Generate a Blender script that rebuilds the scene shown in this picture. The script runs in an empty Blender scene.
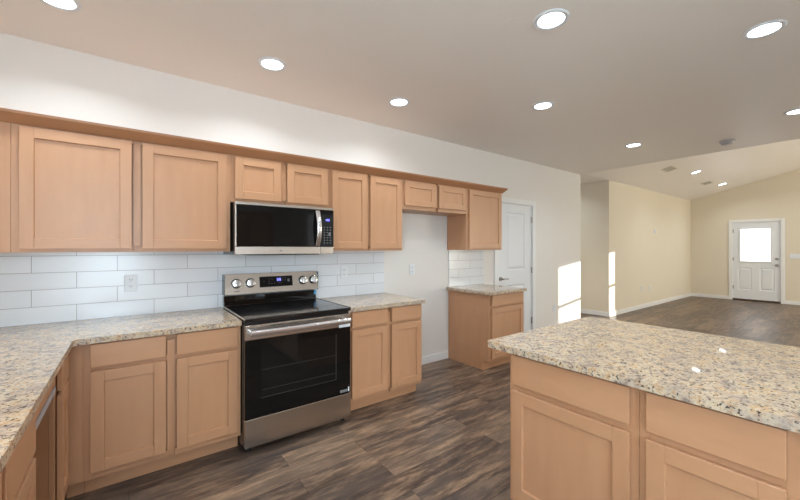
import bpy, bmesh, math, random
from mathutils import Vector, Matrix
random.seed(7)
S = bpy.context.scene
COL = S.collection
PI = math.pi

# ------------------------------------------------------------------ camera
cam = bpy.data.cameras.new('camera'); co = bpy.data.objects.new('camera', cam); COL.objects.link(co)
cam.sensor_width = 36; cam.sensor_fit = 'HORIZONTAL'
cam.lens = 360.45 * 36 / 800
cam.shift_y = -2.17 / 800
cam.clip_start = .02
co.location = (0, 0, 1.3785)
co.rotation_euler = (PI / 2, 0, math.radians(53.056) - PI / 2)
S.camera = co
# ------------------------------------------------------------------ world, sun, added fill lights, exposure
S.view_settings.view_transform = 'Standard'
S.view_settings.look = 'None'
S.view_settings.gamma = 1
S.view_settings.use_curve_mapping = False
S.view_settings.exposure = 0.47
S.cycles.use_denoising = True
S.cycles.max_bounces = 10
S.cycles.diffuse_bounces = 5
S.cycles.sample_clamp_indirect = 6
W = bpy.data.worlds.new('sky'); S.world = W; W.use_nodes = True
bg = W.node_tree.nodes['Background']; bg.inputs[0].default_value = (.86, .93, 1, 1); bg.inputs[1].default_value = 2.5
LENS_E = 115.0            # strength of the recessed lamp lenses
sun = bpy.data.lights.new('sun', 'SUN'); so = bpy.data.objects.new('sun', sun); COL.objects.link(so)
sun.energy = 6.8; sun.angle = math.radians(.3); sun.color = (1, .94, .80)
so.rotation_euler = Vector((-1.6, 1, -.192)).to_track_quat('-Z', 'Y').to_euler()
def area(name, loc, d, sx, sy, e, c):
    l = bpy.data.lights.new(name, 'AREA'); l.shape = 'RECTANGLE'; l.size = sx; l.size_y = sy; l.energy = e; l.color = c
    o = bpy.data.objects.new(name, l); COL.objects.link(o); o.location = loc
    o.rotation_euler = Vector(d).to_track_quat('-Z', 'Y').to_euler(); return o
# area lights added as daylight fill; no such windows are built
area('added_left_fill', (-.84, -.25, 1.62), (1, 0, 0), .95, 1.25, 25, (.74, .91, 1))
area('added_kitchen_fill', (-.30, -2.93, 1.45), (0, 1, 0), .95, 1.9, 70, (.68, .87, 1))
area('added_dining_fill', (4.4, -2.93, 1.35), (0, 1, 0), 1.9, 1.7, 5, (.86, .95, 1))
area('added_living_fill', (9.2, -3.93, 1.45), (0, 1, 0), 2.6, 1.7, 125, (1, .96, .80))

# ------------------------------------------------------------------ helpers
D = 3.0883          # kitchen wall plane
B = D               # living room wall plane
FZ = .068           # floor level
EX = 12.24          # end wall plane
ZL = 2.665; ZL2 = 2.70   # low edges of the sloped ceiling
CZ = 2.638          # kitchen ceiling
FX = 6.206          # end of kitchen wall
HX = 7.293          # start of living room wall

def link(name, bm, mats, parent=None, smooth=False):
    bmesh.ops.recalc_face_normals(bm, faces=bm.faces[:])
    me = bpy.data.meshes.new(name); bm.to_mesh(me); bm.free()
    if not isinstance(mats, (list, tuple)): mats = [mats]
    for m in mats: me.materials.append(m)
    if smooth:
        for p in me.polygons: p.use_smooth = True
        me.set_sharp_from_angle(angle=math.radians(35))
    o = bpy.data.objects.new(name, me); COL.objects.link(o)
    if parent: o.parent = parent
    return o
def struct(name, bm, m, parent=None, **k):
    o = link(name, bm, m, parent, **k)
    if parent is None: o['kind'] = 'structure'
    return o
def tag(o, label, cat, group=None):
    o['label'] = label; o['category'] = cat
    if group: o['group'] = group
    return o
def thing(name, label, cat, loc=(0, 0, 0), rz=0, group=None):
    o = bpy.data.objects.new(name, None); COL.objects.link(o); o.location = loc; o.rotation_euler = (0, 0, rz)
    o.empty_display_size = .1
    return tag(o, label, cat, group)
def dup(root, loc, label=None, rz=None):
    r = root.copy(); COL.objects.link(r); r.location = loc
    if label: r['label'] = label
    if rz is not None: r.rotation_euler = (0, 0, rz)
    for ch in list(root.children):
        c = ch.copy(); COL.objects.link(c); c.parent = r
        for g in list(ch.children):
            d = g.copy(); COL.objects.link(d); d.parent = c
    return r
def NB(): return bmesh.new()
def box(bm, x0, x1, y0, y1, z0, z1, bev=0, grain=None, mi=0, seg=1):
    """box; grain = 'x','y','z' writes wood UVs with u along the grain and a random board offset"""
    x0, x1 = min(x0, x1), max(x0, x1); y0, y1 = min(y0, y1), max(y0, y1); z0, z1 = min(z0, z1), max(z0, z1)
    r = bmesh.ops.create_cube(bm, size=1)
    vs = r['verts']
    bmesh.ops.scale(bm, vec=(x1 - x0, y1 - y0, z1 - z0), verts=vs)
    bmesh.ops.translate(bm, vec=((x0 + x1) / 2, (y0 + y1) / 2, (z0 + z1) / 2), verts=vs)
    fs = set(f for v in vs for f in v.link_faces)
    if bev:
        es = list(set(e for v in vs for e in v.link_edges))
        rr = bmesh.ops.bevel(bm, geom=es, offset=bev, segments=seg, affect='EDGES', profile=.5)
        fs = set(f for f in fs if f.is_valid) | set(rr['faces'])
        vv = set(v for f in fs for v in f.verts); fs |= set(f for v in vv for f in v.link_faces)
    for f in fs: f.material_index = mi
    if grain: grain_uv(bm, fs, grain)
    return fs
def grain_uv(bm, fs, grain):
    uv = bm.loops.layers.uv.verify()
    ou, ov = random.uniform(0, 40), random.uniform(0, 40)
    for f in fs:
        for l in f.loops:
            c = l.vert.co
            if grain == 'x': u, v = c.x, c.y + c.z
            elif grain == 'y': u, v = c.y, c.x + c.z
            else: u, v = c.z, c.x + c.y
            l[uv].uv = (u + ou, v + ov)
def prism(bm, pts, a, b, axis='z', mi=0):
    """polygon pts extruded between a and b along axis"""
    def P(p, t):
        return {'z': (p[0], p[1], t), 'x': (t, p[0], p[1]), 'y': (p[0], t, p[1])}[axis]
    v0 = [bm.verts.new(P(p, a)) for p in pts]; v1 = [bm.verts.new(P(p, b)) for p in pts]
    n = len(pts); fs = [bm.faces.new(v0[::-1]), bm.faces.new(v1)]
    for i in range(n): fs.append(bm.faces.new((v0[i], v0[(i + 1) % n], v1[(i + 1) % n], v1[i])))
    for f in fs: f.material_index = mi
    return fs
def cyl(bm, c, r, h, axis='z', n=24, r2=None, mi=0, bev=0):
    m = Matrix.Translation(c)
    if axis == 'y': m = m @ Matrix.Rotation(PI / 2, 4, 'X')
    if axis == 'x': m = m @ Matrix.Rotation(PI / 2, 4, 'Y')
    rr = bmesh.ops.create_cone(bm, cap_ends=True, segments=n, radius1=r, radius2=r if r2 is None else r2, depth=h, matrix=m)
    fs = set(f for v in rr['verts'] for f in v.link_faces)
    if bev:
        es = [e for e in set(e for v in rr['verts'] for e in v.link_edges) if any(len(f.verts) > 4 for f in e.link_faces)]
        bmesh.ops.bevel(bm, geom=es, offset=bev, segments=2, affect='EDGES', profile=.5)
    else:
        for f in fs: f.material_index = mi
def tube(bm, pts, r, n=10, ry=None):
    """swept closed tube through points (elliptical if ry)"""
    pts = [Vector(p) for p in pts]; rings = []
    ry = ry or r
    for i, p in enumerate(pts):
        t = (pts[min(i + 1, len(pts) - 1)] - pts[max(i - 1, 0)]).normalized()
        up = Vector((0, 0, 1)) if abs(t.z) < .8 else Vector((1, 0, 0))
        s = t.cross(up).normalized(); u = s.cross(t).normalized()
        rings.append([bm.verts.new(p + s * math.cos(a) * r + u * math.sin(a) * ry) for a in [2 * PI * k / n for k in range(n)]])
    for a, b in zip(rings, rings[1:]):
        for k in range(n): bm.faces.new((a[k], a[(k + 1) % n], b[(k + 1) % n], b[k]))
    bm.faces.new(rings[0][::-1]); bm.faces.new(rings[-1])
def bevel_all(bm, w, seg=2, lim=.5):
    es = [e for e in bm.edges if len(e.link_faces) == 2 and e.calc_face_angle(0) > lim]
    bmesh.ops.bevel(bm, geom=es, offset=w, segments=seg, affect='EDGES', profile=.5)

# ------------------------------------------------------------------ materials
def lin(r, g, b):
    f = lambda c: ((c / 255 + .055) / 1.055) ** 2.4 if c / 255 > .04045 else c / 255 / 12.92
    return (f(r), f(g), f(b), 1)
class M:
    def __init__(s, name, col=(.8, .8, .8, 1), rough=.5, metal=0, spec=.5):
        s.m = bpy.data.materials.new(name); s.m.use_nodes = True; s.t = s.m.node_tree; s.n = s.t.nodes
        s.b = s.n['Principled BSDF']; s.b.inputs['Base Color'].default_value = col
        s.b.inputs['Roughness'].default_value = rough; s.b.inputs['Metallic'].default_value = metal
        s.b.inputs['Specular IOR Level'].default_value = spec
    def add(s, ty, **k):
        n = s.n.new(ty)
        for a, v in k.items():
            if a.startswith('i_'):
                key = a[2:]; n.inputs[int(key) if key.isdigit() else key.replace('_', ' ')].default_value = v
            else: setattr(n, a, v)
        return n
    def lk(s, a, b): s.t.links.new(a, b)
    def mix(s, fac, a, b, blend='MIX'):
        n = s.n.new('ShaderNodeMix'); n.data_type = 'RGBA'; n.blend_type = blend
        for inp, v in ((n.inputs[0], fac), (n.inputs[6], a), (n.inputs[7], b)):
            if hasattr(v, 'is_output'): s.lk(v, inp)
            else: inp.default_value = v
        return n.outputs[2]
    def ramp(s, src, stops):
        n = s.n.new('ShaderNodeValToRGB'); e = n.color_ramp.elements
        while len(e) > len(stops): e.remove(e[-1])
        while len(e) < len(stops): e.new(.5)
        for q, (p, c) in zip(e, stops): q.position = p; q.color = c if len(c) == 4 else (*c, 1)
        s.lk(src, n.inputs[0]); return n.outputs[0]
    def bump(s, h, strength=.2, dist=.01):
        n = s.add('ShaderNodeBump', i_Strength=strength, i_Distance=dist); s.lk(h, n.inputs['Height']); s.lk(n.outputs[0], s.b.inputs['Normal'])
    def noise(s, vec, scale, detail=3, rough=.5, dim='3D'):
        n = s.add('ShaderNodeTexNoise', i_Scale=scale, i_Detail=detail, i_Roughness=rough)
        if vec is not None: s.lk(vec, n.inputs['Vector'])
        return n.outputs['Fac']
    def map(s, src, scale=(1, 1, 1), loc=(0, 0, 0)):
        n = s.add('ShaderNodeMapping', i_Scale=scale, i_Location=loc); s.lk(src, n.inputs[0]); return n.outputs[0]

def g3(v): return (v, v, v, 1)
# painted wall
def paint(name, col, tex=.12, rough=.55, sc=70):
    k = M(name, col, rough, spec=.35); c = k.add('ShaderNodeTexCoord').outputs['Object']
    h = k.noise(c, sc, 4, .6); k.bump(h, tex, .004)
    v = k.noise(c, 1.3, 2); k.lk(k.mix(v, col, tuple(x * .97 for x in col[:3]) + (1,)), k.b.inputs['Base Color'])
    return k.m
m_wall = paint('cream_wall_paint', lin(228, 224, 220))
m_wall2 = paint('warm_wall_paint', lin(222, 212, 194))
m_ceil = paint('ceiling_paint', lin(242, 236, 230), .35, .42, 45)
m_trim = paint('white_trim_paint', lin(232, 232, 232), .02, .35)
m_door = paint('white_door_paint', lin(228, 230, 234), .02, .35)
# maple
def maple(name, a, b, rough=.36):
    k = M(name, rough=rough, spec=.45); uv = k.add('ShaderNodeTexCoord').outputs['UV']
    f1 = k.noise(k.map(uv, (1.3, 8, 1)), 2.0, 4, .55)
    f2 = k.noise(k.map(uv, (9, 9, 1)), 1.0, 3, .5)
    f3 = k.noise(k.map(uv, (.0001, .0001, 1)), 50, 0)
    c = k.mix(k.ramp(f1, [(.3, g3(.1)), (.7, g3(.8))]), a, b)
    c = k.mix(k.ramp(f2, [(.35, g3(0)), (.68, g3(.6))]), c, tuple(x * .9 for x in a[:3]) + (1,))
    k.lk(c, k.b.inputs['Base Color'])
    k.bump(f1, .05, .002)
    return k.m
m_wood = maple('maple_cabinet_wood', lin(191, 144, 109), lin(179, 130, 95))
m_crown = maple('shaded_crown_wood', lin(176, 124, 88), lin(164, 112, 77))  # cabinet maple darkened: shade of the down-facing moulding put into the colour
m_gap = M('cabinet_shadow_liner', lin(120, 80, 55), .6).m
# granite
def granite():
    k = M('speckled_granite', rough=.035, spec=.5); c = k.add('ShaderNodeTexCoord').outputs['Object']
    n1 = k.noise(c, 30, 5, .68); n2 = k.noise(k.map(c, (1, 1, 1), (3, 7, 1)), 62, 4, .6); n3 = k.noise(k.map(c, (1, 1, 1), (9, 2, 5)), 11, 4, .6)
    n4 = k.noise(k.map(c, (1, 1, 1), (1, 12, 8)), 100, 4, .6)
    col = k.ramp(n1, [(.30, lin(104, 92, 88)), (.39, lin(154, 137, 124)), (.46, lin(192, 174, 154)), (.55, lin(206, 187, 160)), (.63, lin(190, 152, 112)), (.72, lin(218, 206, 192))])
    col = k.mix(k.ramp(n2, [(.54, g3(0)), (.62, g3(.7))]), col, lin(182, 143, 106))
    col = k.mix(k.ramp(n3, [(.45, g3(0)), (.62, g3(.55))]), col, lin(156, 143, 135))
    col = k.mix(k.ramp(n4, [(.37, g3(.95)), (.43, g3(0))]), col, lin(62, 54, 54))
    vo = k.add('ShaderNodeTexVoronoi', i_Scale=38.0); k.lk(c, vo.inputs['Vector'])
    col = k.mix(k.ramp(vo.outputs['Distance'], [(.10, g3(.85)), (.20, g3(0))]), col, lin(92, 74, 66))
    k.lk(col, k.b.inputs['Base Color'])
    return k.m
m_gran = granite()
# vinyl plank floor
def planks():
    k = M('vinyl_plank_floor', rough=.38, spec=.45); c = k.add('ShaderNodeTexCoord').outputs['Object']
    br = k.add('ShaderNodeTexBrick', offset=.37, offset_frequency=2, i_Scale=1.0); k.lk(c, br.inputs['Vector'])
    br.inputs['Brick Width'].default_value = 1.22; br.inputs['Row Height'].default_value = .152
    br.inputs['Mortar Size'].default_value = .0012; br.inputs['Mortar Smooth'].default_value = .1
    br.inputs['Color1'].default_value = g3(0); br.inputs['Color2'].default_value = g3(1); br.inputs['Bias'].default_value = 0
    # board by board shift of the grain
    sep = k.add('ShaderNodeSeparateColor'); k.lk(br.outputs['Color'], sep.inputs[0])
    sc = k.add('ShaderNodeVectorMath', operation='SCALE'); sc.inputs[0].default_value = (13.7, 7.3, 21.1); k.lk(sep.outputs[0], sc.inputs['Scale'])
    ad = k.add('ShaderNodeVectorMath', operation='ADD'); k.lk(c, ad.inputs[0]); k.lk(sc.outputs[0], ad.inputs[1])
    g1 = k.noise(k.map(ad.outputs[0], (1.9, 11, 1)), 1.7, 8, .72)
    g2 = k.noise(k.map(ad.outputs[0], (5, 60, 1)), 2.0, 5, .7)
    g3_ = k.noise(k.map(ad.outputs[0], (1.2, 4.5, 1)), 1.5, 3, .5)
    col = k.ramp(g1, [(.34, lin(42, 33, 29)), (.44, lin(77, 60, 50)), (.52, lin(112, 89, 72)), (.62, lin(150, 122, 98))])
    col = k.mix(k.ramp(g3_, [(.40, g3(0)), (.62, g3(.55))]), col, lin(84, 73, 68))
    col = k.mix(k.ramp(g2, [(.36, g3(.5)), (.50, g3(0))]), col, lin(60, 52, 50))
    col = k.mix(k.ramp(sep.outputs[0], [(0, g3(.30)), (.5, g3(0)), (1, g3(0))]), col, lin(62, 54, 51))
    col = k.mix(k.ramp(sep.outputs[0], [(.5, g3(0)), (1, g3(.30))]), col, lin(164, 137, 113))
    col = k.mix(br.outputs['Fac'], col, lin(42, 36, 34))
    k.lk(col, k.b.inputs['Base Color']); k.bump(g2, .08, .002)
    return k.m
m_floor = planks()
# subway tile
TX, TZ = -.4715, .9144
def tile():
    k = M('white_subway_tile', rough=.2, spec=.55); c = k.add('ShaderNodeTexCoord').outputs['Object']
    s = k.add('ShaderNodeSeparateXYZ'); k.lk(c, s.inputs[0]); cb = k.add('ShaderNodeCombineXYZ')
    mx = k.add('ShaderNodeMath', operation='ADD'); mx.inputs[1].default_value = -TX + 4.09; mz = k.add('ShaderNodeMath', operation='ADD'); mz.inputs[1].default_value = -TZ
    k.lk(s.outputs[0], mx.inputs[0]); k.lk(s.outputs[2], mz.inputs[0]); k.lk(mx.outputs[0], cb.inputs[0]); k.lk(mz.outputs[0], cb.inputs[1])
    br = k.add('ShaderNodeTexBrick', offset=.5, offset_frequency=2, i_Scale=1.0); k.lk(cb.outputs[0], br.inputs['Vector'])
    br.inputs['Brick Width'].default_value = .409; br.inputs['Row Height'].default_value = .1035
    br.inputs['Mortar Size'].default_value = .0018; br.inputs['Mortar Smooth'].default_value = .2; br.inputs['Bias'].default_value = 0
    br.inputs['Color1'].default_value = lin(226, 229, 234); br.inputs['Color2'].default_value = lin(220, 223, 229); br.inputs['Mortar'].default_value = lin(166, 163, 162)
    k.lk(br.outputs['Color'], k.b.inputs['Base Color'])
    inv = k.add('ShaderNodeMath', operation='SUBTRACT'); inv.inputs[0].default_value = 1; k.lk(br.outputs['Fac'], inv.inputs[1])
    k.bump(inv.outputs[0], .35, .002)
    return k.m
m_tile = tile()
def steel(name, col, rough=.28):
    k = M(name, col, rough, 1); tg = k.add('ShaderNodeTangent', direction_type='RADIAL', axis='Z'); k.lk(tg.outputs[0], k.b.inputs['Tangent'])
    k.b.inputs['Anisotropic'].default_value = .75; k.b.inputs['Anisotropic Rotation'].default_value = 0
    return k.m
m_steel = steel('brushed_stainless', lin(190, 180, 171), .27)
m_chrome = M('polished_steel', lin(225, 225, 228), .22, 1).m
m_nickel = M('satin_nickel', lin(165, 162, 158), .35, 1).m
m_galv = M('galvanised_steel', lin(190, 195, 205), .45, .5).m
m_bglass = M('black_glass', (.005, .005, .005, 1), .045, 0, .35).m
m_black = M('black_enamel', (.012, .012, .013, 1), .25).m
m_cook = M('ceramic_cooktop', (.010, .010, .011, 1), .09, 0, .6).m
m_window = M('oven_window_glass', (.008, .0075, .007, 1), .05, 0, .35).m
m_line = M('grey_print', lin(120, 120, 122), .4).m
m_faint = M('faint_window_line', lin(62, 60, 58), .4).m
m_white = M('white_plastic', lin(224, 227, 232), .35).m
m_grey = M('grey_white_plastic', lin(176, 172, 172), .4).m
m_socket = M('socket_grey', lin(120, 120, 124), .5).m
m_tape = M('blue_tape', lin(70, 150, 200), .4).m
m_vent = M('white_vent_metal', lin(215, 208, 196), .4).m
m_dark = M('dark_slot', lin(50, 46, 42), .7).m
m_thresh = M('bronze_threshold', lin(90, 72, 58), .4, .6).m
def emis(name, col, e):
    k = M(name, col); k.b.inputs['Emission Color'].default_value = col; k.b.inputs['Emission Strength'].default_value = e; return k.m
m_lens = emis('lamp_lens', (.90, .97, 1.0, 1), 6)
m_digit = emis('blue_digits', (.30, .30, 1, 1), .9)
def frosted():
    k = M('frosted_pane'); n = k.n; tr = n.new('ShaderNodeBsdfTranslucent'); tr.inputs[0].default_value = (.95, .97, 1, 1)
    df = n.new('ShaderNodeBsdfDiffuse'); df.inputs[0].default_value = (.9, .92, .95, 1)
    mx = n.new('ShaderNodeMixShader'); mx.inputs[0].default_value = .25
    k.lk(tr.outputs[0], mx.inputs[1]); k.lk(df.outputs[0], mx.inputs[2]); k.lk(mx.outputs[0], n['Material Output'].inputs[0]); return k.m
m_frost = frosted()
def clear():
    k = M('clear_glass'); n = k.n; t = n.new('ShaderNodeBsdfTransparent'); g = n.new('ShaderNodeBsdfGlossy'); g.inputs['Roughness'].default_value = 0
    mx = n.new('ShaderNodeMixShader'); mx.inputs[0].default_value = .05
    k.lk(t.outputs[0], mx.inputs[1]); k.lk(g.outputs[0], mx.inputs[2]); k.lk(mx.outputs[0], n['Material Output'].inputs[0]); return k.m
m_clear = clear()

# ------------------------------------------------------------------ room shell
XL = -.875; YF = -3.0; YL = -4.0; T = .12
b = NB(); box(b, XL - T, EX + 2.2, YL - T, 6.2, FZ - .1, FZ); struct('floor', b, m_floor)
# kitchen wall with doorway
DX0, DX1, DZ1 = 3.962, 4.772, 2.003
b = NB(); box(b, XL - T, DX0, D, D + T, FZ, CZ); box(b, DX0, DX1, D, D + T, DZ1, CZ); box(b, DX1, FX, D, D + T, FZ, CZ)
struct('wall_back', b, m_wall)
b = NB(); box(b, FX - T, FX, D + T, 6.1, FZ, CZ + .1); struct('wall_hall_left', b, m_wall)
b = NB(); box(b, HX, HX + T, B + T, 6.1, FZ, ZL); struct('wall_hall_right', b, m_wall2)
b = NB(); box(b, FX - T, HX + T, 6.1, 6.2, FZ, ZL); struct('wall_hall_end', b, m_wall2)
b = NB(); box(b, HX, EX, B, B + T, FZ, ZL); struct('wall_living', b, m_wall2)
b = NB(); box(b, XL - T, XL, YF - T, D, FZ, CZ); struct('wall_left', b, m_wall)
b = NB(); box(b, XL - T, FX, YF - T, YF, FZ, CZ); struct('wall_front', b, m_wall)
b = NB(); box(b, FX - T, FX, YL, YF - T, FZ, ZL); struct('wall_return', b, m_wall2)
b = NB(); box(b, FX - T, EX + T, YL - T, YL, FZ, ZL2); struct('wall_living_front', b, m_wall2)
# end wall: entry door opening and tall window
EY0, EY1, EZ = 1.355, 2.272, 2.03
WY0, WY1, WZ0, WZ1 = -1.22, .18, .55, 1.925
b = NB(); h = 3.9
for y0, y1, z0, z1 in ((EY1, B + T, FZ, h), (EY0, EY1, EZ, h), (WY1, EY0, FZ, h), (WY0, WY1, FZ, WZ0), (WY0, WY1, WZ1, h), (YL - T, WY0, FZ, h)):
    box(b, EX, EX + T, y0, y1, z0, z1)
struct('wall_right', b, m_wall2)
# ceilings
b = NB(); box(b, XL - T, FX - .016, YF - T, D + T, CZ, CZ + .1); struct('ceiling', b, m_ceil)
zr = lambda y: ZL + .258 * (B - y)
YR = -.4
b = NB(); prism(b, [(B, ZL), (YR, zr(YR)), (YR, zr(YR) + .15), (B, ZL + .15)], FX - .1, EX + .01, 'x')
prism(b, [(YR, zr(YR)), (YL, ZL2), (YL, 2.91), (YR, zr(YR) + .15)], FX - .1, EX + .01, 'x'); struct('ceiling_vault', b, m_ceil)
b = NB(); prism(b, [(B, CZ + .01), (YL, CZ + .01), (YL, ZL2), (YR, zr(YR)), (B, ZL)], FX - .12, FX - .018, 'x'); struct('wall_gable', b, m_ceil)
b = NB(); box(b, FX - T, HX + T, B, 6.2, ZL, 2.84); struct('ceiling_hall', b, m_ceil)
# baseboards
def baseb(name, pts):
    b = NB()
    for x0, x1, y0, y1 in pts:
        box(b, x0, x1, y0, y1, FZ, FZ + .085, .003)
    struct(name, b, m_trim)
bt = .014
baseb('baseboard_back', [(2.105, 3.034, D - bt, D), ])
baseb('baseboard_back_right', [(4.86, FX, D - bt, D)])
baseb('baseboard_hall', [(HX - bt, HX, B - bt, 6.1)])
baseb('baseboard_living', [(HX, EX - bt, B - bt, B)])
baseb('baseboard_right', [(EX - bt, EX, EY1 + .036, B)]); baseb('baseboard_right_near', [(EX - bt, EX, YL, EY0 - .036)])

# backsplash
b = NB(); box(b, XL + .001, 2.112, D - .008, D - .0005, .9144, 1.358); struct('trim_backsplash', b, m_tile)
b = NB(); box(b, 3.046, 3.669, D - .008, D - .0005, .9144, 1.358); struct('trim_backsplash_right', b, m_tile)

# interior door (white, two panels) in the kitchen wall
def panel_door(bm, w, h, t, panels, hole=None):
    """slab in x 0..w, z 0..h, face at y=0 (front, -y side), with recessed moulded panels"""
    xs = sorted({0, w} | {p[0] for p in panels} | {p[1] for p in panels} | ({hole[0], hole[1]} if hole else set()))
    zs = sorted({0, h} | {p[2] for p in panels} | {p[3] for p in panels} | ({hole[2], hole[3]} if hole else set()))
    def inside(x, z, r): return r[0] < x < r[1] and r[2] < z < r[3]
    for i in range(len(xs) - 1):
        for j in range(len(zs) - 1):
            cx, cz = (xs[i] + xs[i + 1]) / 2, (zs[j] + zs[j + 1]) / 2
            if hole and inside(cx, cz, hole): continue
            if any(inside(cx, cz, p) for p in panels): continue
            box(bm, xs[i], xs[i + 1], 0, t, zs[j], zs[j + 1])
    bmesh.ops.remove_doubles(bm, verts=bm.verts, dist=1e-5)
    for x0, x1, z0, z1 in panels:       # sloped moulding, groove, raised field
        loops = []
        for ins, dy in ((0, 0), (.012, .010), (.022, .010), (.048, .002)):
            loops.append([bm.verts.new((x, dy, z)) for x, z in ((x0 + ins, z0 + ins), (x1 - ins, z0 + ins), (x1 - ins, z1 - ins), (x0 + ins, z1 - ins))])
        for A, C in zip(loops, loops[1:]):
            for q in range(4): bm.faces.new((A[q], A[(q + 1) % 4], C[(q + 1) % 4], C[q]))
        bm.faces.new(loops[-1])
        box(bm, x0, x1, .02, t, z0, z1)
def empty_struct(name, loc, rz=0):
    o = bpy.data.objects.new(name, None); COL.objects.link(o); o.location = loc; o.rotation_euler = (0, 0, rz); o['kind'] = 'structure'; return o
d1 = empty_struct('door_1', (DX0, D, 0))
dw = DX1 - DX0
b = NB(); panel_door(b, dw - .03, DZ1 - .02 - FZ, .035, [(.20, .62, 1.055 - FZ, 1.865 - FZ), (.20, .62, .24 - FZ, .85 - FZ)])
bmesh.ops.translate(b, vec=(.015, .012, FZ + .008), verts=b.verts); link('door_slab', b, m_door, d1)
b = NB()
box(b, -.075, .008, -.018, 0, FZ, DZ1 + .062, .004); box(b, dw - .008, dw + .075, -.018, 0, FZ, DZ1 + .062, .004); box(b, .008, dw - .008, -.018, 0, DZ1 - .008, DZ1 + .062, .004)
box(b, 0, .014, 0, T, FZ, DZ1); box(b, dw - .014, dw, 0, T, FZ, DZ1); box(b, .014, dw - .014, 0, T, DZ1 - .012, DZ1)
link('door_casing', b, m_trim, d1)
def hinge(parent, x, z, y=-.004):
    b = NB(); cyl(b, (x, y, z), .008, .09, 'z', 10); box(b, x - .016, x + .016, y, y + .006, z - .045, z + .045); link('hinge', b, m_nickel, parent)
for z in (1.79, 1.05, .31): hinge(d1, dw - .012, z)
b = NB(); cyl(b, (.075, .004, .955), .030, .014, 'y', 20); cyl(b, (.075, -.02, .955), .011, .05, 'y', 12)
tube(b, [(.07, -.045, .955), (.10, -.048, .957), (.14, -.046, .955), (.185, -.042, .950)], .009, 10, .007); link('lever_handle', b, m_nickel, d1, smooth=True)

# entry door in the end wall (faces -x): local x runs towards -y
d2 = empty_struct('door_2', (EX, EY1, 0), -PI / 2)
ew = EY1 - EY0
b = NB(); panel_door(b, .834, 1.90, .045, [(.09, .345, .225, .775), (.485, .74, .225, .775)], hole=(.140, .672, .935, 1.735))
bmesh.ops.translate(b, vec=(.041, .012, .112), verts=b.verts); link('door_slab', b, m_door, d2)
b = NB()
for x0, x1, z0, z1 in ((.112, .142, .907, 1.763), (.670, .700, .907, 1.763), (.142, .670, .907, .937), (.142, .670, 1.733, 1.763)):
    box(b, x0 + .041, x1 + .041, -.002, .022, z0 + .112, z1 + .112, .004)
link('glass_frame', b, m_door, d2)
b = NB(); box(b, .181, .713, .028, .036, 1.047, 1.847); link('frosted_pane', b, m_frost, d2)
b = NB()
box(b, -.036, .036, -.018, 0, FZ, EZ + .045, .004); box(b, ew - .036, ew + .036, -.018, 0, FZ, EZ + .045, .004); box(b, .036, ew - .036, -.018, 0, EZ - .018, EZ + .045, .004)
box(b, 0, .038, 0, T, FZ, EZ); box(b, ew - .038, ew, 0, T, FZ, EZ); box(b, .038, ew - .038, 0, T, EZ - .016, EZ)
link('door_casing', b, m_trim, d2)
b = NB(); box(b, .038, ew - .038, -.02, T, FZ, .108, .004); link('threshold', b, m_thresh, d2)
for z in (1.80, 1.10, .39): hinge(d2, .040, z, .004)
b = NB(); cyl(b, (.815, .002, 1.115), .030, .022, 'y', 20); box(b, .809, .821, -.025, -.009, 1.097, 1.133, .002); link('deadbolt', b, m_nickel, d2)
b = NB(); cyl(b, (.815, .004, .965), .030, .016, 'y', 20); cyl(b, (.815, -.02, .965), .012, .04, 'y', 14); cyl(b, (.815, -.05, .965), .027, .035, 'y', 20, bev=.008); link('door_knob', b, m_nickel, d2, smooth=True)

# tall window of the end wall (outside the frame, lets the sun in)
w1 = empty_struct('window_1', (EX, 0, 0))
b = NB()
ym = (WY0 + WY1) / 2
for y0, y1, z0, z1 in ((WY0, WY0 + .05, WZ0, WZ1), (WY1 - .05, WY1, WZ0, WZ1), (WY0 + .05, WY1 - .05, WZ0, WZ0 + .05), (WY0 + .05, WY1 - .05, WZ1 - .05, WZ1), (WY0 + .05, WY1 - .05, 1.215, 1.262)):
    box(b, .03, .08, y0, y1, z0, z1)
link('window_frame', b, m_trim, w1)
b = NB(); box(b, .053, .057, WY0 + .05, WY1 - .05, WZ0 + .05, WZ1 - .05); link('pane', b, m_clear, w1)
b = NB(); box(b, -.03, .03, WY0 - .03, WY1 + .03, WZ0 - .02, WZ0); link('window_sill', b, m_trim, w1)

# ------------------------------------------------------------------ cabinets
RAIL = .057
def shaker(x0, x1, z0, z1, parent, t=.022, name='door'):
    b = NB(); r = RAIL; e = .0015; g = -.0035
    box(b, x0, x0 + r, -t, g, z0, z1, e, 'z'); box(b, x1 - r, x1, -t, g, z0, z1, e, 'z')
    box(b, x0 + r, x1 - r, -t, g, z0, z0 + r, e, 'x'); box(b, x0 + r, x1 - r, -t, g, z1 - r, z1, e, 'x')
    for q in (x0 + .06, x1 - .06): box(b, q - .006, q + .006, g, .0005, z0 + .02, z0 + .032); box(b, q - .006, q + .006, g, .0005, z1 - .032, z1 - .02)
    # small chamfer down to the recessed panel
    fs = []
    a = [(x0 + r, z0 + r), (x1 - r, z0 + r), (x1 - r, z1 - r), (x0 + r, z1 - r)]; c = .0025
    i = [(x0 + r + c, z0 + r + c), (x1 - r - c, z0 + r + c), (x1 - r - c, z1 - r - c), (x0 + r + c, z1 - r - c)]
    A = [b.verts.new((x, -t + .0015, z)) for x, z in a]; C = [b.verts.new((x, -t + .0095, z)) for x, z in i]
    for q in range(4): fs.append(b.faces.new((A[q], A[(q + 1) % 4], C[(q + 1) % 4], C[q])))
    grain_uv(b, fs, 'x')
    box(b, x0 + r, x1 - r, -t + .0095, g - .003, z0 + r, z1 - r, 0, 'z')
    return link(name, b, m_wood, parent)
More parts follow.
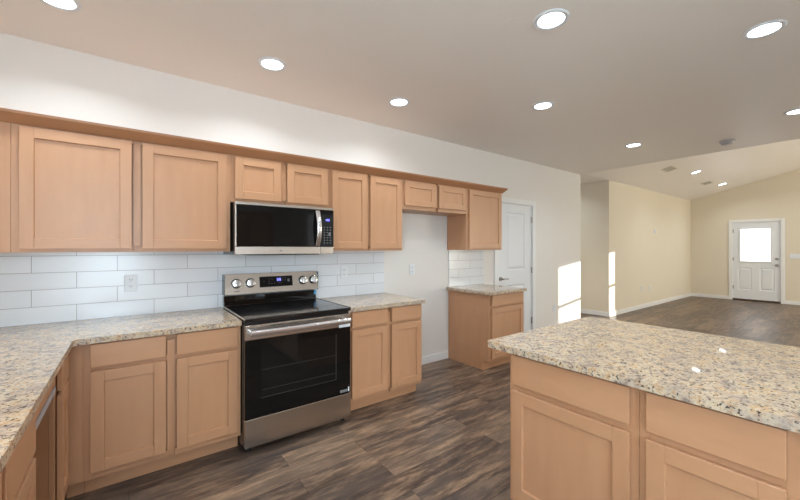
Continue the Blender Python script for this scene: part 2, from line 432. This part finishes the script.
def slab(x0, x1, z0, z1, parent, t=.022):
    b = NB(); box(b, x0, x1, -t, -.0035, z0, z1, .003, 'x', seg=2)
    for q in (x0 + .05, x1 - .05): box(b, q - .006, q + .006, -.0035, .0005, (z0 + z1) / 2 - .006, (z0 + z1) / 2 + .006)
    return link('drawer', b, m_wood, parent)
def frame(w, z0, z1, xs, zs, parent, st=.038):
    """face frame: stiles at both ends and at xs, rails at bottom, top and zs; local y 0.0005..0.02"""
    b = NB()
    box(b, 0, st, .0005, .02, z0, z1, .0006, 'z'); box(b, w - st, w, .0005, .02, z0, z1, .0006, 'z')
    for x in xs: box(b, x - st / 2, x + st / 2, .0005, .02, z0 + st, z1 - st, .0006, 'z')
    ed = [st] + [q for x in xs for q in (x - st / 2, x + st / 2)] + [w - st]
    for k in range(0, len(ed), 2):
        for z in [z0] + [z - st / 2 for z in zs] + [z1 - st]: box(b, ed[k], ed[k + 1], .0005, .02, z, z + st, .0006, 'x')
    return link('face_frame', b, m_wood, parent)
def wall_cab(x0, x1, z0, z1, doors, label, mid=(), group='wall cabinets above the worktop', dz=None, depth=.315):
    yf = D - depth
    t = thing('wall_cabinet', label, 'cabinet', (x0, yf, z0), 0, group); w = x1 - x0; h = z1 - z0
    b = NB(); box(b, .0005, w - .0005, .0205, depth - .001 - .008 * (z0 < 1.36), 0.0, h, .0006, 'z'); link('cabinet_body', b, m_wood, t)
    frame(w, 0, h, [m - x0 for m in mid], [], t)
    for a, c in doors: shaker(a - x0, c - x0, dz[0] - z0, dz[1] - z0, t)
    return t
UZ = 2.058
wall_cab(XL + .002, -.503, 1.353, UZ, [], 'blank maple corner wall cabinet end at far left, beside the wide double-door one', dz=(1.372, 2.03))
wall_cab(-.502, .575, 1.353, UZ, [(-.469, .014), (.067, .550)], 'wide maple wall cabinet with two large doors left of the microwave', (.0405,), dz=(1.372, 2.031))
wall_cab(.576, 1.342, 1.706, UZ, [(.603, .934), (.981, 1.322)], 'short maple wall cabinet with two small doors directly above the microwave', (.9575,), dz=(1.730, 2.031))
wall_cab(1.343, 2.113, 1.353, UZ, [(1.363, 1.707), (1.738, 2.094)], 'full-height maple wall cabinet with two narrow doors right of the microwave', (1.7225,), dz=(1.372, 2.031))
wall_cab(2.114, 3.014, 1.755, UZ, [(2.135, 2.536), (2.585, 2.995)], 'short maple wall cabinet bridging the empty refrigerator alcove', (2.56,), dz=(1.790, 2.026))
wall_cab(3.015, 3.640, 1.353, UZ, [(3.045, 3.612)], 'single-door maple wall cabinet at the right end, over the detached base cabinet', dz=(1.372, 2.031))
# crown moulding, swept along the front and returned at the right end
b = NB()
prof = [(0.0, 2.042), (.006, 2.042), (.050, 2.088), (.054, 2.101), (0.0, 2.101)]
yb = D - .3155; xr = 3.6405
secs = []
secs.append([b.verts.new((XL + .002, yb - o_, z)) for o_, z in prof])
secs.append([b.verts.new((xr + o_, yb - o_, z)) for o_, z in prof])
secs.append([b.verts.new((xr + o_, D - .001, z)) for o_, z in prof])
n = len(prof)
for A, C in zip(secs, secs[1:]):
    for q in range(n): b.faces.new((A[q], A[(q + 1) % n], C[(q + 1) % n], C[q]))
b.faces.new(secs[0][::-1]); b.faces.new(secs[-1])
grain_uv(b, b.faces, 'x')
cr = link('crown_moulding', b, m_crown); tag(cr, 'maple crown moulding with shade in its colour, running along the top of all wall cabinets', 'moulding')

TOE, TOP = .168, .8832
def base_cab(name, label, w, loc, rz, doors, drawers, mids=(), group='maple base cabinets', depth=.60, zmid=.741, left_end=False, seam=None):
    t = thing(name, label, 'cabinet', loc, rz, group)
    b = NB(); box(b, .0005, w - .0005, .0205, depth, TOE, TOP, .0006, 'z'); 
    for sx in ((.0005, .018), (w - .018, w - .0005)): box(b, sx[0], sx[1], .0755, depth, FZ, TOE + .001, 0, 'z')
    link('cabinet_body', b, m_wood, t)
    b = NB(); box(b, .018, w - .018, .075, .09, FZ, TOE, 0, 'x'); link('toe_kick', b, m_wood, t)
    frame(w, TOE, TOP, mids, [zmid], t)
    for x0, x1, z0, z1 in doors: shaker(x0, x1, z0, z1, t)
    for x0, x1, z0, z1 in drawers: slab(x0, x1, z0, z1, t)
    return t
YB = D - .61
GB = 'base cabinets along the kitchen wall'
x0 = -.190
base_cab('base_cabinet', 'two-door maple base cabinet between the corner and the range', .766, (x0, YB, 0), 0,
         [(-.161 - x0, .170 - x0, .205, .732), (.222 - x0, .556 - x0, .205, .732)], [(-.161 - x0, .170 - x0, .752, .882 - .006), (.222 - x0, .556 - x0, .752, .876)], (.196 - x0,), GB)
cf = thing('corner_filler', 'plain maple filler strip in the inner corner between the two base cabinet runs', 'filler strip', (-.2555, YB, 0))
b = NB(); box(b, 0, .065, .0005, .02, TOE, TOP, .0006, 'z'); link('filler_board', b, m_wood, cf)
b = NB(); box(b, -.005, .0645, .0755, .09, FZ, TOE - .001, 0, 'x'); link('toe_kick', b, m_wood, cf)
x0 = 1.345
base_cab('base_cabinet', 'two-door maple base cabinet between the range and the refrigerator alcove', .757, (x0, YB, 0), 0,
         [(1.385 - x0, 1.722 - x0, .200, .735), (1.765 - x0, 2.090 - x0, .200, .735)], [(1.385 - x0, 1.722 - x0, .755, .877), (1.765 - x0, 2.090 - x0, .755, .877)], (1.7435 - x0,), GB)
x0 = 3.035
base_cab('base_cabinet', 'narrow detached maple base cabinet with bare side, beside the white door', .620, (x0, YB, 0), 0,
         [(.034, .590, .200, .735)], [(.034, .590, .755, .877)], (), GB)
# left run, facing +x
LXF = -.262
GL = 'base cabinets of the left run'
# corner one, beyond the dishwasher opening: local x -> world +y
base_cab('base_cabinet', 'maple corner base cabinet beyond the open dishwasher bay, seen edge-on', .284, (LXF, 2.190, 0), PI / 2,
         [(.022, .245, .205, .715)], [(.022, .245, .735, .872)], (), GL)
base_cab('base_cabinet', 'maple base cabinet with drawer nearest the bottom left corner of the photo', (.76), (-.257, .862, 0), PI / 2,
         [(.03, .36, .205, .715), (.40, .745, .205, .715)], [(.03, .36, .735, .872), (.40, .745, .735, .872)], (.38,), GL)
# wooden apron with a steel strip under the worktop across the dishwasher bay
ap = thing('apron_rail', 'wooden apron with grey steel strip under the left worktop across the dishwasher bay', 'rail', (LXF, 1.623, .745))
b = NB(); box(b, -.018, 0, 0, .566, .024, .138, .0006, 'y'); link('apron_board', b, m_wood, ap)
b = NB(); box(b, -.05, .002, 0, .566, .0205, .0235); box(b, .0005, .003, 0, .566, -.004, .0235); link('steel_strip', b, m_galv, ap)

# island, facing -x: local x -> world -y
IXF = 1.473
GI = 'island base cabinets'
base_cab('island_cabinet', 'island base cabinet at the left end, with a drawer over one wide door', .552, (IXF, 1.073, 0), -PI / 2,
         [(.022, .526, .200, .706)], [(.022, .526, .733, .872)], (), GI, zmid=.72)
base_cab('island_cabinet', 'second island base cabinet, right of the wide-door one, cut by the photo edge', .400, (IXF, .520, 0), -PI / 2,
         [(.026, .366, .200, .706)], [(.026, .366, .733, .872)], (), GI, zmid=.72)
base_cab('island_cabinet', 'island base cabinet nearest the camera, outside the right edge of the photo', .76, (IXF, .119, 0), -PI / 2,
         [(.026, .36, .200, .706), (.40, .734, .200, .706)], [(.026, .36, .733, .872), (.40, .734, .733, .872)], (.38,), GI, zmid=.72)

# worktops
def round_poly(pts, rad):
    """round the corners listed in rad {index: radius}"""
    out = []
    n = len(pts)
    for i, p in enumerate(pts):
        r = rad.get(i, 0)
        if not r: out.append(p); continue
        P = Vector(p); a = (Vector(pts[i - 1]) - P).normalized(); c = (Vector(pts[(i + 1) % n]) - P).normalized()
        s = P + a * r; e = P + c * r
        for k in range(7):
            t = k / 6; out.append(tuple((1 - t) ** 2 * s + 2 * t * (1 - t) * P + t * t * e))
    return out
def worktop(name, pts, label, rad={}):
    b = NB(); prism(b, round_poly(pts, rad), .8837, .9144, 'z')
    bevel_all(b, .006, 3)
    o = link(name, b, m_gran, smooth=True); tag(o, label, 'countertop'); return o
yc = D - .648
worktop('worktop', [(XL + .001, D - .009), (XL + .001, -.9), (-.2247, -.9), (-.2247, yc), (.574, yc), (.574, D - .009)], 'L-shaped speckled granite worktop in the left corner, up to the range', {3: .03})
worktop('worktop', [(1.344, D - .009), (1.344, yc), (2.118, yc), (2.118, D - .009)], 'short granite worktop between the range and the refrigerator alcove')
worktop('worktop', [(3.000, D - .009), (3.000, yc - .008), (3.652, yc - .008), (3.652, D - .009)], 'small granite worktop on the detached base cabinet by the white door')
worktop('island_worktop', [(1.4281, 1.182), (1.4281, -.75), (2.50, -.75), (2.50, 1.182)], 'large speckled granite island worktop in the right foreground', {0: .018, 3: .018})

# ------------------------------------------------------------------ range
RX0, RX1 = .5795, 1.3385; RW = RX1 - RX0
rg = thing('range', 'freestanding stainless electric range with black glass oven door and cooktop', 'range', (RX0, 2.40, 0))
back = D - .010 - 2.40
b = NB(); box(b, .002, RW - .002, .03, back, .100, .905); link('range_body', b, m_black, rg)
for fx in (.04, RW - .04):
    for fy in (.06, back - .05):
        b = NB(); cyl(b, (fx, fy, FZ + .016), .018, .032, 'z', 14); link('foot', b, m_black, rg)
b = NB(); box(b, 0, RW, -.005, back - .055, .905, .929, .004, seg=2); link('cooktop', b, m_cook, rg)
for q in (-.001, RW - .004): b = NB(); box(b, q, q + .005, -.006, back - .055, .918, .932, .001); link('cooktop_edge', b, m_steel, rg)
# burner rings printed on the glass
for (cx, cy, r) in ((.20, .19, .115), (.56, .19, .095), (.20, .44, .08), (.56, .44, .115)):
    b = NB()
    for rr in (r, r * .62):
        a_ = []; c_ = []
        for k in range(48):
            q = 2 * PI * k / 48
            a_.append(b.verts.new((cx + rr * math.cos(q), cy + rr * math.sin(q), .9296))); c_.append(b.verts.new((cx + (rr - .0012) * math.cos(q), cy + (rr - .0012) * math.sin(q), .9296)))
        for k in range(48): b.faces.new((a_[k], a_[(k + 1) % 48], c_[(k + 1) % 48], c_[k]))
    link('burner_ring', b, m_dark, rg)
# oven door
b = NB(); box(b, .004, RW - .004, -.004, .029, .79, .885, .004, seg=2); dr = link('oven_door', b, m_steel, rg)
b = NB(); box(b, .004, RW - .004, -.002, .029, .292, .7895, .002); link('door_glass', b, m_bglass, dr)
b = NB(); box(b, .10, RW - .10, -.0035, -.0021, .405, .745, .0005); link('oven_window', b, m_window, dr)
b = NB()
for x0_, x1_, z0_, z1_ in ((RW - .125, RW - .122, .41, .745), (.10, RW - .125, .41, .412), (.11, RW - .13, .59, .5915), (.11, RW - .13, .46, .4615)):
    box(b, x0_, x1_, -.0042, -.0022, z0_, z1_)
link('window_line', b, m_faint, dr)
b = NB()
for k in range(4): box(b, .16 + k * .125, .255 + k * .125, -.0046, -.0035, .868, .8735)
link('vent_slot', b, m_dark, dr)
# handle: broad bowed bar with end brackets
b = NB()
pts = [(.03 + (RW - .06) * k / 16, -.052 - .012 * math.sin(PI * k / 16), .842) for k in range(17)]
tube(b, pts, .012, 12, .021)
box(b, .028, .056, -.052, -.003, .828, .856, .004); box(b, RW - .056, RW - .028, -.052, -.003, .828, .856, .004)
link('oven_handle', b, m_chrome, dr, smooth=True)
b = NB(); box(b, RW - .10, RW - .008, -.0055, -.0042, .788, .812); link('paper_sticker', b, m_white, dr)
b = NB(); box(b, RW - .09, RW - .03, -.0034, -.0022, .303, .322); link('label_plate', b, m_line, dr)
b = NB(); box(b, RW - .024, RW - .014, -.0034, -.0022, .303, .335); link('label_plate', b, m_white, dr)
b = NB(); box(b, .002, RW - .002, -.006, .029, .108, .288, .004, seg=2); link('storage_drawer', b, m_steel, rg)
# backguard
def ybk(v): return v - 2.40
b = NB(); y1 = back - .003
prism(b, [(back - .055, .929), (back - .052, 1.005), (y1, 1.005), (y1, .929)], .004, RW - .004, 'x'); link('backguard_base', b, m_bglass, rg)
b = NB(); prism(b, [(back - .098, 1.018), (back - .070, 1.172), (y1, 1.172), (y1, 1.012)], .002, RW - .002, 'x'); bevel_all(b, .004, 2); bgd = link('control_panel', b, m_steel, rg)
for q in (0, RW - .0019): b = NB(); box(b, q, q + .0019, back - .098, y1, 1.013, 1.170); link('panel_end_cap', b, m_black, bgd)
tilt = math.atan2(.028, .154)
def on_panel(bm, x, z):   # put geometry built around origin (front towards -y) on the sloped panel
    f = (z - 1.018) / .154
    bmesh.ops.transform(bm, matrix=Matrix.Translation((x, back - .098 + .028 * f, z)) @ Matrix.Rotation(-tilt, 4, 'X'), verts=bm.verts)
b = NB(); box(b, -.135, .135, -.0015, .002, -.043, .043); on_panel(b, .395, 1.102); dsp = link('display', b, m_bglass, bgd)
def seg_digit(bm, ch, x, z, h, w, t, y):
    S7 = {'0': 'abcdef', '1': 'bc', '2': 'abged', '3': 'abgcd', '8': 'abcdefg', '5': 'afgcd'}[ch]
    R_ = {'a': (0, w, h - t, h), 'b': (w - t, w, h / 2, h), 'c': (w - t, w, 0, h / 2), 'd': (0, w, 0, t), 'e': (0, t, 0, h / 2), 'f': (0, t, h / 2, h), 'g': (0, w, h / 2 - t / 2, h / 2 + t / 2)}
    for s_ in S7:
        q = R_[s_]; box(bm, x + q[0], x + q[1], y - .0006, y, z + q[2], z + q[3])
b = NB(); seg_digit(b, '8', .005, .0, .022, .013, .0035, -.0016); seg_digit(b, '8', .024, .0, .022, .013, .0035, -.0016); on_panel(b, .395, 1.105); link('clock_digit', b, m_digit, dsp)
LEG = NB(); b = LEG
for kx, kz in ((-.06, .02), (-.06, .0), (-.06, -.018), (-.04, -.018), (-.015, -.018), (.055, .022), (.075, .022), (.055, .005), (.075, .005), (.02, -.018), (.04, -.018), (-.10, 0), (-.035, .015)):
    box(b, kx - .005, kx + .005, -.0022, -.0015, kz - .0012, kz + .0012)
for q in (-.008, .006): box(b, .092, .110, -.0022, -.0015, q, q + .008)
on_panel(b, .395, 1.105); link('printed_legend', b, m_line, dsp)
for kx in (.085, .190, .622, .716):
    b = NB(); cyl(b, (0, -.004, 0), .037, .008, 'y', 28); on_panel(b, kx, 1.100); sk = link('knob_skirt', b, m_black, bgd, smooth=True)
    b = NB(); cyl(b, (0, -.018, 0), .031, .022, 'y', 28, bev=.003); box(b, -.006, .006, -.038, -.028, -.027, .027, .002); on_panel(b, kx, 1.100); link('knob', b, m_chrome, sk, smooth=True)
b = NB(); box(b, .01, .045, -.0012, .001, -.004, .004); on_panel(b, .06, 1.040); link('maker_mark', b, m_line, bgd)
b = NB(); box(b, RW - .022, RW - .004, back - .0565, back - .0535, .965, 1.004); link('blue_tape', b, m_tape, rg)

# ------------------------------------------------------------------ microwave
mw = thing('microwave', 'black and stainless over-the-range microwave mounted under the short cabinet', 'microwave', (.588, D - .40, 1.330))
MW, MH, MD = .7535, .374, .39
b = NB(); box(b, 0, MW, .022, MD, 0, MH, .002); link('microwave_body', b, m_black, mw)
b = NB(); box(b, 0, MW, 0, .0215, MH - .022, MH, .003); link('top_trim', b, m_steel, mw)
b = NB(); box(b, 0, .640, 0, .0215, .0, .058, .003); link('bottom_trim', b, m_steel, mw)
b = NB(); box(b, .642, MW, 0, .0215, .0, .058, .003); link('bottom_trim', b, m_steel, mw)
b = NB(); box(b, 0, .640, .001, .0215, .059, MH - .023, .002); mdr = link('microwave_door', b, m_bglass, mw)
b = NB(); box(b, .0, .009, -.001, .0008, .059, MH - .023); link('door_edge_trim', b, m_steel, mdr)
b = NB(); pts = [(.612, -.008 - .034 * math.sin(PI * k / 14), .066 + (MH - .098) * k / 14) for k in range(15)]
tube(b, pts, .008, 12, .019); link('door_handle', b, m_chrome, mdr, smooth=True)
b = NB(); box(b, .6415, MW, .001, .0215, .059, MH - .023, .002); kp = link('control_panel', b, m_bglass, mw)
b = NB(); [box(b, .672 + c * .026 - .005, .672 + c * .026 + .005, .0, .0009, .085 + r * .021, .085 + r * .021 + .006) for c in range(3) for r in range(7)]; link('keypad_print', b, m_line, kp)
b = NB(); seg_digit(b, '1', .678, .265, .016, .009, .003, .0008); seg_digit(b, '0', .692, .265, .016, .009, .003, .0008); seg_digit(b, '0', .706, .265, .016, .009, .003, .0008); link('clock_digit', b, m_digit, kp)
b = NB(); box(b, .708, .726, .0, .0009, .145, .172); link('start_key', b, m_line, kp)
b = NB(); box(b, .31, .33, -.0006, .0004, .025, .031); link('maker_mark', b, m_line, mw)
b = NB(); box(b, .10, MW - .10, .06, .30, -.006, .0005); link('underside_grille', b, m_dark, mw)

# ------------------------------------------------------------------ outlets and switches (local: front towards -y)
def plate(name, label, loc, rz=0, kind='outlet', w=.072, h=.115, parts=1):
    t = thing(name, label, kind, loc, rz)
    b = NB(); box(b, -w / 2, w / 2, -.006, 0, -h / 2, h / 2, .002, seg=2); link('cover_plate', b, m_white, t)
    if kind == 'outlet':
        for dz in (.022, -.022):
            b = NB(); cyl(b, (0, -.007, dz), .016, .003, 'y', 18); s_ = link('socket_face', b, m_white, t)
            b = NB(); box(b, -.008, -.005, -.0091, -.0085, dz - .002, dz + .008); box(b, .005, .008, -.0091, -.0085, dz - .002, dz + .008); cyl(b, (0, -.0088, dz - .009), .0028, .0006, 'y', 8); link('socket_slot', b, m_socket, s_)
    else:
        for k in range(parts):
            x = (k - (parts - 1) / 2) * .046
            b = NB(); prism(b, [(-.006, -.033), (-.011, -.033), (-.0065, .033), (-.006, .033)], x - .016, x + .016, 'x'); link('rocker', b, m_white, t)
    return t
plate('wall_outlet', 'white duplex outlet on the tile between the corner and the range', (.011, D - .0085, 1.137))
plate('wall_outlet', 'white duplex outlet on the tile right of the range', (1.645, D - .0085, 1.147))
plate('wall_outlet', 'white duplex outlet on the bare wall of the refrigerator alcove', (2.484, D - .0005, 1.140))
plate('wall_outlet', 'white duplex outlet low on the wall right of the white interior door', (5.366, D - .0005, .428))
plate('wall_outlet', 'left one of two outlets low on the far living room wall', (8.877, B - .0005, 0.5))
plate('wall_outlet', 'right one of two outlets low on the far living room wall', (9.327, B - .0005, 0.481))
plate('light_switch', 'wide white three-rocker switch plate right of the entry door', (EX - .0005, 1.161, 1.184), -PI / 2, 'switch', .165, .115, 3)
plate('light_switch', 'small pale switch plate high on the far living room wall', (9.63, B - .0005, 1.763), 0, 'switch', .12, .10, 2)

# ------------------------------------------------------------------ ceiling fittings
t = thing('ceiling_light', 'x', 'ceiling light', (0, 0, CZ), 0, 'recessed ceiling lights')
RR = .093
b = NB(); n = 40
ring = [[b.verts.new((r * math.cos(2 * PI * k / n), r * math.sin(2 * PI * k / n), z)) for k in range(n)] for r, z in ((RR, 0), (RR, -.004), (RR - .006, -.008), (RR - .022, -.006), (RR - .026, .0))]
for A, C in zip(ring, ring[1:]):
    for k in range(n): b.faces.new((A[k], A[(k + 1) % n], C[(k + 1) % n], C[k]))
link('trim_ring', b, m_white, t, smooth=True)
b = NB(); cyl(b, (0, 0, -.003), RR - .026, .003, 'z', 32); link('lens', b, m_lens, t)
ll = bpy.data.lights.new('lamp_light', 'AREA'); ll.shape = 'DISK'; ll.size = .13; ll.energy = LENS_E * .0442; ll.color = (.83, .94, 1); ll.spread = 2.5
lo = bpy.data.objects.new('lamp_light', ll); COL.objects.link(lo); lo.parent = t; lo.location = (0, 0, -.012)
spots = [(-.289, 2.50, 'recessed ceiling light cut by the top edge, above the left cabinets'),
         (.785, 2.50, 'recessed ceiling light above the microwave and range'),
         (1.864, 2.493, 'recessed ceiling light above the worktop right of the range'),
         (1.861, 1.088, 'large-looking recessed ceiling light over the left end of the island'),
         (2.928, 1.789, 'recessed ceiling light beyond the island, in front of the refrigerator alcove'),
         (4.939, 1.809, 'recessed ceiling light left of the smoke detector, far end of kitchen ceiling'),
         (2.928, .400, 'large-looking recessed ceiling light at the top right over the island'),
         (4.922, .45, 'recessed ceiling light cut by the right edge of the photo'),
         (.785, .3, 'added unseen ceiling light just above the camera'), (-.29, 1.09, 'added ceiling light above the left worktop, out of frame'), (.785, -1.6, 'added unseen ceiling light behind the camera, near the pantry'),  # from here on: unseen lamps added to light the kitchen
         (2.93, -1.4, 'added unseen ceiling light behind the island'), (4.92, -1.4, 'added unseen ceiling light above the dining corner')]
for i, (x, y, lb) in enumerate(spots):
    if i == 0: t.location = (x, y, CZ - .0005); t['label'] = lb
    else: dup(t, (x, y, CZ - .0005), lb)
def vpos(x, y): k = (ZL + .258 * B - 1.3785) / (2.74 + .258 * 3.228 - 1.3785); return x * k, y * k
dup(t, (6.75, 4.1, ZL - .001), 'added ceiling light in the hall opening, out of frame')  # unseen lamp added to brighten the hall side wall
slope = -math.atan(.258)
for x, y, lb in ((9.54, 2.32, 'nearer recessed light on the sloped living room ceiling'), (11.81, 2.346, 'farther recessed light on the sloped living room ceiling, near the entry wall'),
                 (9.54, .3, 'added light high on the sloped ceiling, out of frame'), (11.8, .3, 'added light high on the sloped ceiling by the entry wall, out of frame')):  # these two are unseen, added to light the living room
    x, y = vpos(x, y); r = dup(t, (x, y, zr(y) - .001), lb); r.rotation_euler = (slope, 0, 0)
# vents on the sloped ceiling
def vent(x, y, label):
    x, y = vpos(x, y)
    t = thing('ceiling_vent', label, 'vent', (x, y, zr(y) - .001), 0, 'vents on the sloped ceiling'); t.rotation_euler = (slope, 0, 0)
    b = NB(); w, h = .17, .09
    for a in ((-w, w, -h, -h + .022), (-w, w, h - .022, h), (-w, -w + .022, -h + .022, h - .022), (w - .022, w, -h + .022, h - .022)): box(b, a[0], a[1], a[2], a[3], -.008, 0)
    link('vent_frame', b, m_vent, t)
    b = NB(); box(b, -w + .022, w - .022, -h + .022, h - .022, -.001, 0); link('vent_backing', b, m_dark, t)
    for k in range(7):
        yy = -h + .032 + k * .0195
        b = NB(); box(b, -w + .022, w - .022, yy, yy + .011, -.006, -.003); link('slat', b, m_vent, t)
vent(8.50, 2.485, 'nearer rectangular vent on the sloped living room ceiling'); vent(11.07, 2.482, 'farther rectangular vent on the sloped living room ceiling')
sd = thing('smoke_detector', 'round grey-white smoke detector at the edge of the kitchen ceiling', 'smoke detector', (5.62, 1.075, CZ - .0005))
b = NB(); cyl(b, (0, 0, -.006), .072, .012, 'z', 32); link('mounting_base', b, m_grey, sd)
b = NB(); cyl(b, (0, 0, -.028), .052, .032, 'z', 32, r2=.066, bev=.004); link('detector_body', b, m_grey, sd, smooth=True)

# ------------------------------------------------------------------ pantry cabinets behind the camera (mirrored in the microwave and oven)
for x0, lb in ((.30, 'tall maple pantry cabinet on the wall behind the camera, nearer the corner'), (1.40, 'tall maple pantry cabinet on the wall behind the camera, nearer the dining corner')):
    t = thing('pantry_cabinet', lb, 'cabinet', (x0 + 1.07, YF + .61, 0), PI, 'pantry cabinets behind the camera'); w = 1.07
    b = NB(); box(b, .001, w - .001, .0205, .605, TOE, 2.13, 0, 'z'); box(b, .001, w - .001, .0755, .605, FZ, TOE, 0, 'z'); link('cabinet_body', b, m_wood, t)
    frame(w, TOE, 2.13, [w / 2], [1.2], t)
    for a, c in ((.03, w / 2 - .02), (w / 2 + .02, w - .03)):
        shaker(a, c, .20, 1.185, t); shaker(a, c, 1.215, 2.1, t)
